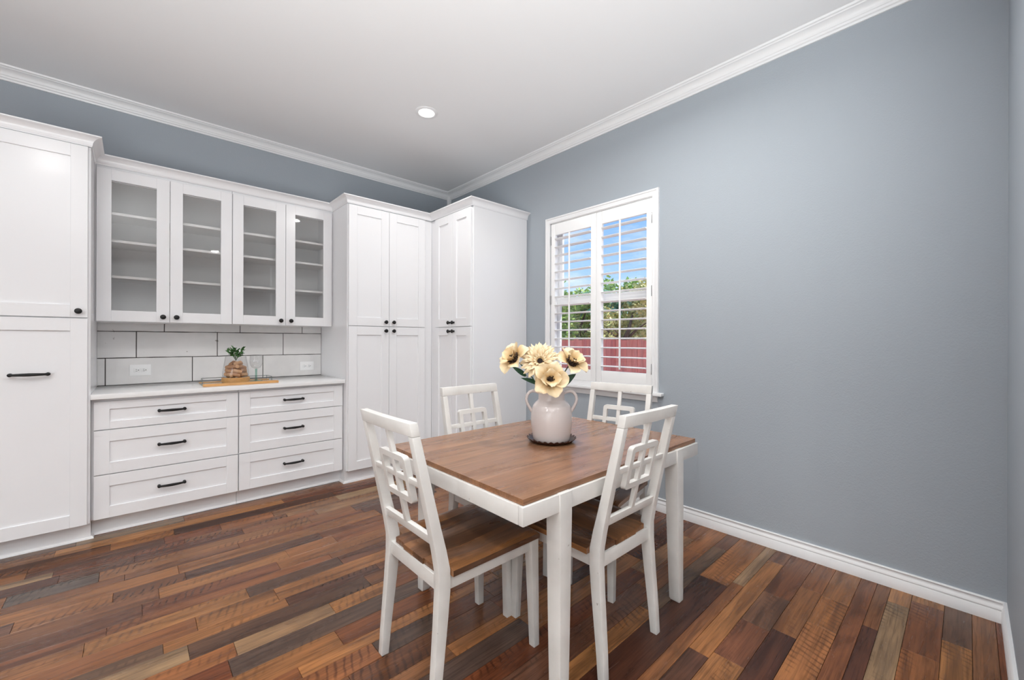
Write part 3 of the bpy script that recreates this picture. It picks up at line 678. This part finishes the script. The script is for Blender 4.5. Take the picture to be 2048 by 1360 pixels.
def petal_mesh(L, Wd, cup, curl, ruffle, seed):
    """petal along +x, opening toward +z."""
    r_ = random.Random(seed); nx, ny = 9, 8; mb = MB(); V = []
    ph = r_.uniform(0, 6)
    for i in range(nx+1):
        u = i/nx; w = Wd*max(0.12, 1.18*(u**0.6)*max(0.0, 1-u**5)**0.5) if u < 1 else Wd*0.34
        row = []
        for k in range(ny+1):
            v = -1+2*k/ny
            x = L*(u - 0.06*v*v*u + 0.03*math.sin(3*v+ph)*u); y = w*0.5*v
            z = cup*L*(math.sin(u*PI*0.62)) - curl*L*max(0, u-0.6)**2*4 + 0.20*w*v*v + ruffle*L*u*u*math.sin(4*v+ph)
            row.append(mb.bm.verts.new((x, y, z)))
        V.append(row)
    for a, b in zip(V, V[1:]):
        for k in range(ny): mb.bm.faces.new((a[k], a[k+1], b[k+1], b[k]))
    return mb
PM = {}
def flower(label, head, normal, kind, size, spin=0.0, leaves=()):
    head = Vector(head); nrm = Vector(normal).normalized()
    t = thing('flower', label, 'flower', (vx, vy, VB+0.03), group='cream artificial flowers in the vase', world=True)
    base = Vector((vx + (head.x-vx)*0.08, vy + (head.y-vy)*0.08, VB+0.03)); mid = Vector((vx+(head.x-vx)*0.12, vy+(head.y-vy)*0.12, VB+0.265))
    pts = []
    for i in range(9):
        u = i/8; pts.append(base*(1-u)**2 + mid*2*u*(1-u) + (head-nrm*0.012)*u*u)
    MB().tube(pts, 0.0028, 8).build('stem', 'stem_green', t)
    Q = nrm.to_track_quat('Z', 'X').to_matrix().to_4x4()
    rel = head - t.location
    def put(mesh_key, builder, name, matn, ang, tilt, rad=0.0, lift=0.0, sc=1.0):
        if mesh_key not in PM:
            o = builder().build(name, matn, t, off=(0,0,0), recalc=False, ang=80); PM[mesh_key] = o.data
        else:
            o = bpy.data.objects.new(name, PM[mesh_key]); COL.objects.link(o); o.parent = t
        o.matrix_local = Matrix.Translation(rel) @ Q @ Matrix.Rotation(ang+spin, 4, 'Z') @ Matrix.Translation((rad, 0, lift)) @ Matrix.Rotation(-tilt, 4, 'Y') @ Matrix.Scale(sc, 4)
    r_ = random.Random(hash(label) % 1000 if False else len(label)*7)
    if kind == 'broad':
        n = 5
        for i in range(n): put('p%d' % (i % 3), lambda s=i: petal_mesh(0.074, 0.072, 0.16, 0.16, 0.05, s), 'petal', 'petal', 2*PI*i/n + r_.uniform(-.12, .12), math.radians(r_.uniform(8, 24)), 0.004, -0.002, size)
        for i in range(4): put('q%d' % (i % 2), lambda s=i: petal_mesh(0.060, 0.056, 0.28, 0.05, 0.05, s+20), 'petal', 'petal', 2*PI*(i+0.5)/4 + r_.uniform(-.15, .15), math.radians(r_.uniform(38, 54)), 0.004, 0.002, size)
        cen = MB()
        for i in range(70):
            a = i*2.39996; rr_ = 0.017*math.sqrt(i/70); d_ = Vector((rr_*math.cos(a)*1.25, rr_*math.sin(a)*1.25, 0.020+0.006*math.cos(i*1.7)-rr_*0.3))
            cen.tube([(rr_*0.5*math.cos(a), rr_*0.5*math.sin(a), 0), d_*0.92, d_], [0.0012, 0.0014, 0.0022], 5)
        cen.lathe([(0.002, -0.004), (0.011, 0.0), (0.012, 0.008), (0.008, 0.013), (0.001, 0.015)], 14)
        o = cen.build('stamens', 'flower_dark', t, off=(0,0,0)); o.matrix_local = Matrix.Translation(rel) @ Q @ Matrix.Scale(size*1.35, 4)
    else:
        for ring, (n, tl, L) in enumerate(((20, 6, 1.0), (18, 18, 0.90), (16, 32, 0.72), (14, 48, 0.45))):
            for i in range(n): put('g%d' % (i % 3), lambda s=i: petal_mesh(0.078, 0.023, 0.08, 0.14, 0.03, s+50), 'petal', 'petal', 2*PI*(i+0.5*ring)/n + r_.uniform(-.08, .08), math.radians(tl+r_.uniform(-5, 5)), 0.006, 0.001*ring, L*size)
        cen = MB().lathe([(0.002, -0.002), (0.014, 0.002), (0.015, 0.010), (0.010, 0.015), (0.006, 0.013), (0.001, 0.012)], 18)
        for i in range(26):
            a = 2*PI*i/26; cen.tube([(0.011*math.cos(a), 0.011*math.sin(a), 0.006), (0.016*math.cos(a), 0.016*math.sin(a), 0.019)], 0.0013, 5)
        o = cen.build('stamens', 'flower_black', t, off=(0,0,0)); o.matrix_local = Matrix.Translation(rel) @ Q @ Matrix.Scale(size, 4)
    for (base_, tip, wd) in leaves:
        b_, e_ = Vector(base_), Vector(tip); dr = (e_-b_); L = dr.length; dr.normalize(); sd = dr.cross(Vector((-fw.x, -fw.y, 0.55))).normalized(); nn = sd.cross(dr)
        mb = MB(); V = []
        for i in range(11):
            u = i/10; w = wd*0.5*math.sin(PI*(0.06+0.94*u)**0.8)**0.8 if u < 1 else 0.0006
            V.append([mb.bm.verts.new(b_ + dr*(L*u) + sd*(w*v) + nn*(0.12*L*math.sin(PI*u)*0.5 - 0.18*w*(1-abs(v)))) for v in (-1, -0.5, 0, 0.5, 1)])
        for a, b in zip(V, V[1:]):
            for k in range(4): mb.bm.faces.new((a[k], a[k+1], b[k+1], b[k]))
        mb.build('leaf', 'leaf_green', t, recalc=False, ang=70)
    return t
VC = Vector((vx, vy, 0)); dep = VC.dot(fw)
def at(px, py, dd=0.0):
    """point seen at photo pixel (px, py), dd metres nearer than the vase axis."""
    k = (dep-dd)/FPX; return (cr*((px-1024)*k) + cu*(-(py-680)*k) + fw*(dep-dd) + Vector((0, 0, CAMZ)))
tv = -fw
flower('cream open flower at the left of the bouquet, tilted aside', at(1032, 720, 0.02), tv*0.55 - rt*0.55 + up*0.45, 'broad', 1.20, 0.4, [(at(1052, 752, -0.01), at(1024, 733, 0.0), 0.026), (at(1078, 768, 0.0), at(1042, 756, 0.03), 0.024)])
flower('cream many-petalled daisy-like flower at the top of the bouquet', at(1080, 724, 0.05), tv*0.9 + up*0.42 - rt*0.05, 'daisy', 1.20, 0.1)
flower('cream cup-shaped flower lowest in the bouquet over the vase rim', at(1099, 760, 0.085), tv*0.92 + up*0.20 + rt*0.08, 'broad', 1.26, 0.9)
flower('cream open flower at the right of the bouquet, facing the window', at(1140, 728, 0.02), tv*0.55 + rt*0.40 + up*0.62, 'broad', 1.20, 0.0, [(at(1112, 776, 0.0), at(1152, 748, 0.02), 0.048), (at(1108, 780, 0.02), at(1136, 762, 0.05), 0.03)])

# ================================================================== TRAY, CORK JAR, WINE GLASS
CT = 0.905
t = thing('serving_tray', 'bamboo-edged glass serving tray with thin wire rail on the countertop', 'tray', (0.61, 3.85, CT))
MB().box(0.372, 0.858, 3.690, 3.735, CT, CT+0.020).build('bamboo_bar', 'bamboo', t, bevel=0.005)
MB().box(0.376, 0.854, 3.985, 4.020, CT, CT+0.012).build('bamboo_bar', 'bamboo', t, bevel=0.003)
MB().box(0.374, 0.856, 3.730, 3.990, CT+0.003, CT+0.010).build('glass_plate', 'tray_glass', t, bevel=0.001)
zr = CT+0.040
MB().tube([(0.385, 3.86, CT+0.008), (0.385, 3.86, zr-0.004), (0.387, 3.864, zr), (0.392, 4.000, zr), (0.397, 4.005, zr), (0.835, 4.005, zr), (0.841, 4.000, zr), (0.845, 3.864, zr), (0.845, 3.860, zr-0.004), (0.845, 3.86, CT+0.008)], 0.0022, 8).build('wire_rail', 'wire', t)
for xx in (0.392, 0.838): MB().tube([(xx, 4.003, CT+0.008), (xx, 4.003, zr)], 0.0022, 8).build('wire_post', 'wire', t)
jx, jy, jz = 0.596, 3.865, CT+0.0102
t = thing('cork_jar', 'clear glass jar of corks on a round bamboo base', 'jar', (jx, jy, jz))
MB().lathe([(0.004, 0), (0.090, 0), (0.094, 0.004), (0.094, 0.034), (0.090, 0.038), (0.004, 0.038)], 40, Matrix.Translation((jx, jy, jz))).build('wooden_base', 'bamboo', t)
MB().lathe([(0.004, 0.0385), (0.080, 0.0385), (0.087, 0.044), (0.0885, 0.056), (0.087, 0.085), (0.081, 0.130), (0.073, 0.175), (0.070, 0.198), (0.0685, 0.199), (0.0675, 0.197), (0.0705, 0.174), (0.0785, 0.129), (0.0845, 0.085), (0.0855, 0.058), (0.080, 0.044), (0.004, 0.0425)], 48, Matrix.Translation((jx, jy, jz))).build('glass_vessel', 'clear_glass', t, ang=60)
# corks: placed in settled layers
ck = MB().lathe([(0.0135, -0.030), (0.0150, -0.0285), (0.0150, 0.0285), (0.0135, 0.030)], 18).build('cork', 'cork', off=(0,0,0)); CKM = ck.data
first = True; r2 = random.Random(5); layers = [(0.0590, 7, 0.056), (0.0590, 2, 0.018), (0.0885, 7, 0.053), (0.0885, 2, 0.018), (0.1175, 6, 0.046), (0.1165, 1, 0.004), (0.1440, 3, 0.026)]
for z, n, rad in layers:
    for i in range(n):
        o = ck if first else bpy.data.objects.new('cork', CKM)
        if not first: COL.objects.link(o)
        first = False
        a = 2*PI*(i+r2.random()*0.35)/n + z*31
        o.location = (jx+rad*math.cos(a), jy+rad*math.sin(a), jz+z+r2.uniform(-0.003, 0.006))
        tilt = PI/2 + r2.uniform(-0.28, 0.28)
        o.rotation_euler = (0, tilt, a + r2.choice((0.35, 0.5, 0.65, 0.5))*PI + r2.uniform(-0.35, 0.35))
        tag(o, 'tan wine cork heaped inside the glass jar', 'cork', 'corks in the glass jar')
# green sprig stuck in the mouth of the jar
t = thing('green_sprig', 'small leafy green sprig sprouting from the cork jar', 'plant', (jx, jy, jz+0.14))
lfm = None
for i in range(14):
    a = 2*PI*i/14 + r2.uniform(-.2, .2); lean = r2.uniform(0.2, 1.0); H = r2.uniform(0.066, 0.118)
    tipp = Vector((jx+math.cos(a)*lean*0.075, jy+math.sin(a)*lean*0.075, jz+0.150+H)); b0 = Vector((jx, jy, jz+0.166))
    ctl = Vector((jx+math.cos(a)*lean*0.040, jy+math.sin(a)*lean*0.040, jz+0.150+H*0.75))
    pts = [b0*(1-u)**2+ctl*2*u*(1-u)+tipp*u*u for u in [k/6 for k in range(7)]]
    st = MB().tube(pts, 0.0013, 6).build('stem', 'stem_green', t)
    for k in range(9):
        u = 0.40+0.60*k/8; p = b0*(1-u)**2+ctl*2*u*(1-u)+tipp*u*u
        if lfm is None:
            mb = MB(); V = [[mb.bm.verts.new((0.028*w_, 0.0072*v*math.sin(PI*(0.08+0.9*w_))**0.7, 0.004*math.sin(PI*w_)-0.002*abs(v))) for v in (-1, 0, 1)] for w_ in [q/5 for q in range(6)]]
            for aa, bb in zip(V, V[1:]):
                for q in range(2): mb.bm.faces.new((aa[q], aa[q+1], bb[q+1], bb[q]))
            lo = mb.build('leaf', 'sprig_green', st, off=(0,0,0), recalc=False); lfm = lo.data
        else: lo = bpy.data.objects.new('leaf', lfm); COL.objects.link(lo); lo.parent = st
        lo.location = p - t.location; lo.rotation_euler = (r2.uniform(-.6, .6), r2.uniform(-1.0, 0.2), a + r2.uniform(-1.6, 1.6))
gx, gy = 0.735, 3.870
t = thing('wine_glass', 'wine glass with pale green stem beside the cork jar', 'glass', (gx, gy, jz))
Mg = Matrix.Translation((gx, gy, jz))
MB().lathe([(0.004, 0), (0.042, 0), (0.044, 0.0015), (0.043, 0.003), (0.020, 0.005), (0.009, 0.009), (0.002, 0.010)], 36, Mg).build('foot', 'green_glass', t)
MB().lathe([(0.0095, 0.006), (0.0075, 0.016), (0.0065, 0.05), (0.0075, 0.086), (0.0085, 0.096)], 20, Mg).build('stem', 'green_glass', t)
MB().lathe([(0.003, 0.0965), (0.012, 0.098), (0.030, 0.108), (0.041, 0.126), (0.046, 0.148), (0.0455, 0.172), (0.0425, 0.200), (0.0412, 0.201), (0.0412, 0.199), (0.0440, 0.171), (0.0445, 0.148), (0.0395, 0.127), (0.029, 0.110), (0.003, 0.100)], 40, Mg).build('bowl', 'clear_glass', t, ang=60)

# ================================================================== OUTSIDE THE WINDOW
GZ = -0.62
gd = MB().box(XR+0.14, 60, -30, 60, GZ-0.2, GZ).build('ground', 'dirt'); tag(gd, 'pinkish bare ground outside the window', 'ground', kind='structure')
FXX = 8.2
t = thing('board_fence', 'red-stained vertical board fence seen through the lower louvers', 'fence', (FXX, 6.0, GZ))
y = 2.0; i = 0; fr_ = random.Random(3)
while y < 11.0:
    w = 0.138; h = 1.262 + fr_.uniform(-0.012, 0.012)
    MB().box(FXX+fr_.uniform(0, 0.006), FXX+0.022, y, y+w-0.006, GZ, h).build('board', 'fence_wood', t, smooth=False)
    y += w; i += 1
for z in (GZ+0.3, 0.35, 1.0): MB().box(FXX+0.024, FXX+0.07, 2.0, 11.0, z, z+0.09).build('rail', 'fence_wood', t, smooth=False)
for k in range(4): MB().box(FXX+0.07, FXX+0.16, 2.4+k*2.6, 2.49+k*2.6, GZ, 1.2).build('post', 'fence_wood', t, smooth=False)
def tree(name, label, x, y, top, rad, n, lm, seed, leaf=0.16, low=0.9):
    r_ = random.Random(seed); t = thing(name, label, 'tree', (x, y, GZ), group='trees beyond the fence')
    H = top-GZ
    pts = [(x+r_.uniform(-.06, .06)*k, y+r_.uniform(-.06, .06)*k, GZ+H*0.8*k/5) for k in range(6)]
    tr = MB().tube(pts, [0.13, 0.115, 0.10, 0.08, 0.055, 0.02], 10)
    for k in range(7):
        a = r_.uniform(0, 2*PI); z0 = GZ+H*r_.uniform(0.25, 0.6); l = rad*r_.uniform(0.5, 0.85)
        tr.tube([(x, y, z0), (x+math.cos(a)*l*0.5, y+math.sin(a)*l*0.5, z0+l*0.35), (x+math.cos(a)*l, y+math.sin(a)*l, z0+l*0.6)], [0.045, 0.03, 0.012], 6)
    tr.build('trunk', 'bark', t)
    cl = []
    for k in range(16):
        a = r_.uniform(0, 2*PI); q = rad*math.sqrt(r_.random())*0.8; z = r_.uniform(low, top-rad*0.28); cl.append((x+q*math.cos(a), y+q*math.sin(a), z, rad*r_.uniform(0.28, 0.46)))
    mb = MB()
    for k in range(n):
        cx, cy, cz, cr_ = cl[k % len(cl)]
        d = Vector((r_.gauss(0, 1), r_.gauss(0, 1), r_.gauss(0, 1))).normalized()*cr_*(r_.random()**0.33)
        p = Vector((cx, cy, cz))+d; a = Vector((r_.gauss(0, 1), r_.gauss(0, 1), r_.gauss(0, 0.6))).normalized(); b = a.orthogonal(); b.rotate(Matrix.Rotation(r_.uniform(0, 6), 3, a)); s = leaf*r_.uniform(0.6, 1.2)
        v = [mb.bm.verts.new(q) for q in (p, p+a*s*0.5+b*s*0.2, p+a*s, p+a*s*0.5-b*s*0.2)]; mb.bm.faces.new(v)
    mb.build('foliage', lm, t, smooth=False, recalc=False)
tree('leafy_tree', 'mid green leafy tree behind the fence at the window\'s cabinet side', 11.2, 9.7, 3.35, 1.25, 5200, 'tree_leaves', 1)
tree('leafy_tree', 'bright green bushy tree behind the fence below the meeting rail', 10.2, 8.1, 2.75, 1.0, 5000, 'tree_leaves', 2, 0.13)
tree('olive_tree', 'yellow-olive feathery tree behind the fence at the window\'s plain-wall side', 10.0, 6.3, 2.7, 1.15, 6000, 'olive_leaves', 3, 0.13)
tree('leafy_tree', 'dark leafy tree standing farthest behind the fence', 13.5, 9.2, 3.75, 1.5, 5200, 'tree_leaves', 4, 0.2)
tree('olive_tree', 'pale olive tree farther back behind the fence', 13.0, 7.0, 3.3, 1.3, 4800, 'olive_leaves', 6, 0.17)
t = thing('palm_tree', 'blue-green palm with spiky fronds rising among the trees', 'tree', (10.8, 7.35, GZ))
MB().tube([(10.8, 7.35, GZ), (10.82, 7.34, 1.0), (10.8, 7.35, 2.15)], [0.14, 0.11, 0.09], 10).build('trunk', 'bark', t)
fm = MB()
for k in range(26):
    u = k/25; px_ = 1.15*u; pz_ = 0.55*math.sin(u*2.0)-0.35*u*u; L = 0.42*math.sin(PI*(0.12+0.85*u))
    for s in (-1, 1):
        v = [fm.bm.verts.new(q) for q in ((px_, 0, pz_), (px_+L*0.45, s*L*0.5, pz_+0.03), (px_+L*0.75, s*L, pz_-0.06), (px_+0.05+L*0.40, s*L*0.5, pz_-0.005))]; fm.bm.faces.new(v)
fm.tube([(1.15*u, 0, 0.55*math.sin(u*2.0)-0.35*u*u-0.004) for u in [k/10 for k in range(11)]], 0.012, 5)
f0 = fm.build('frond', 'palm_leaves', t, off=(0,0,0), smooth=False, recalc=False)
for k in range(18):
    o = f0 if k == 0 else f0.copy()
    if k: COL.objects.link(o); o.parent = t
    o.location = (0, 0, 2.15-GZ); o.rotation_euler = (0, -r2.uniform(-0.5, 0.55), k*2.4); s = r2.uniform(0.7, 1.0); o.scale = (s, s, s)

for o in bpy.data.objects:
    if '_world' in o: del o['_world']
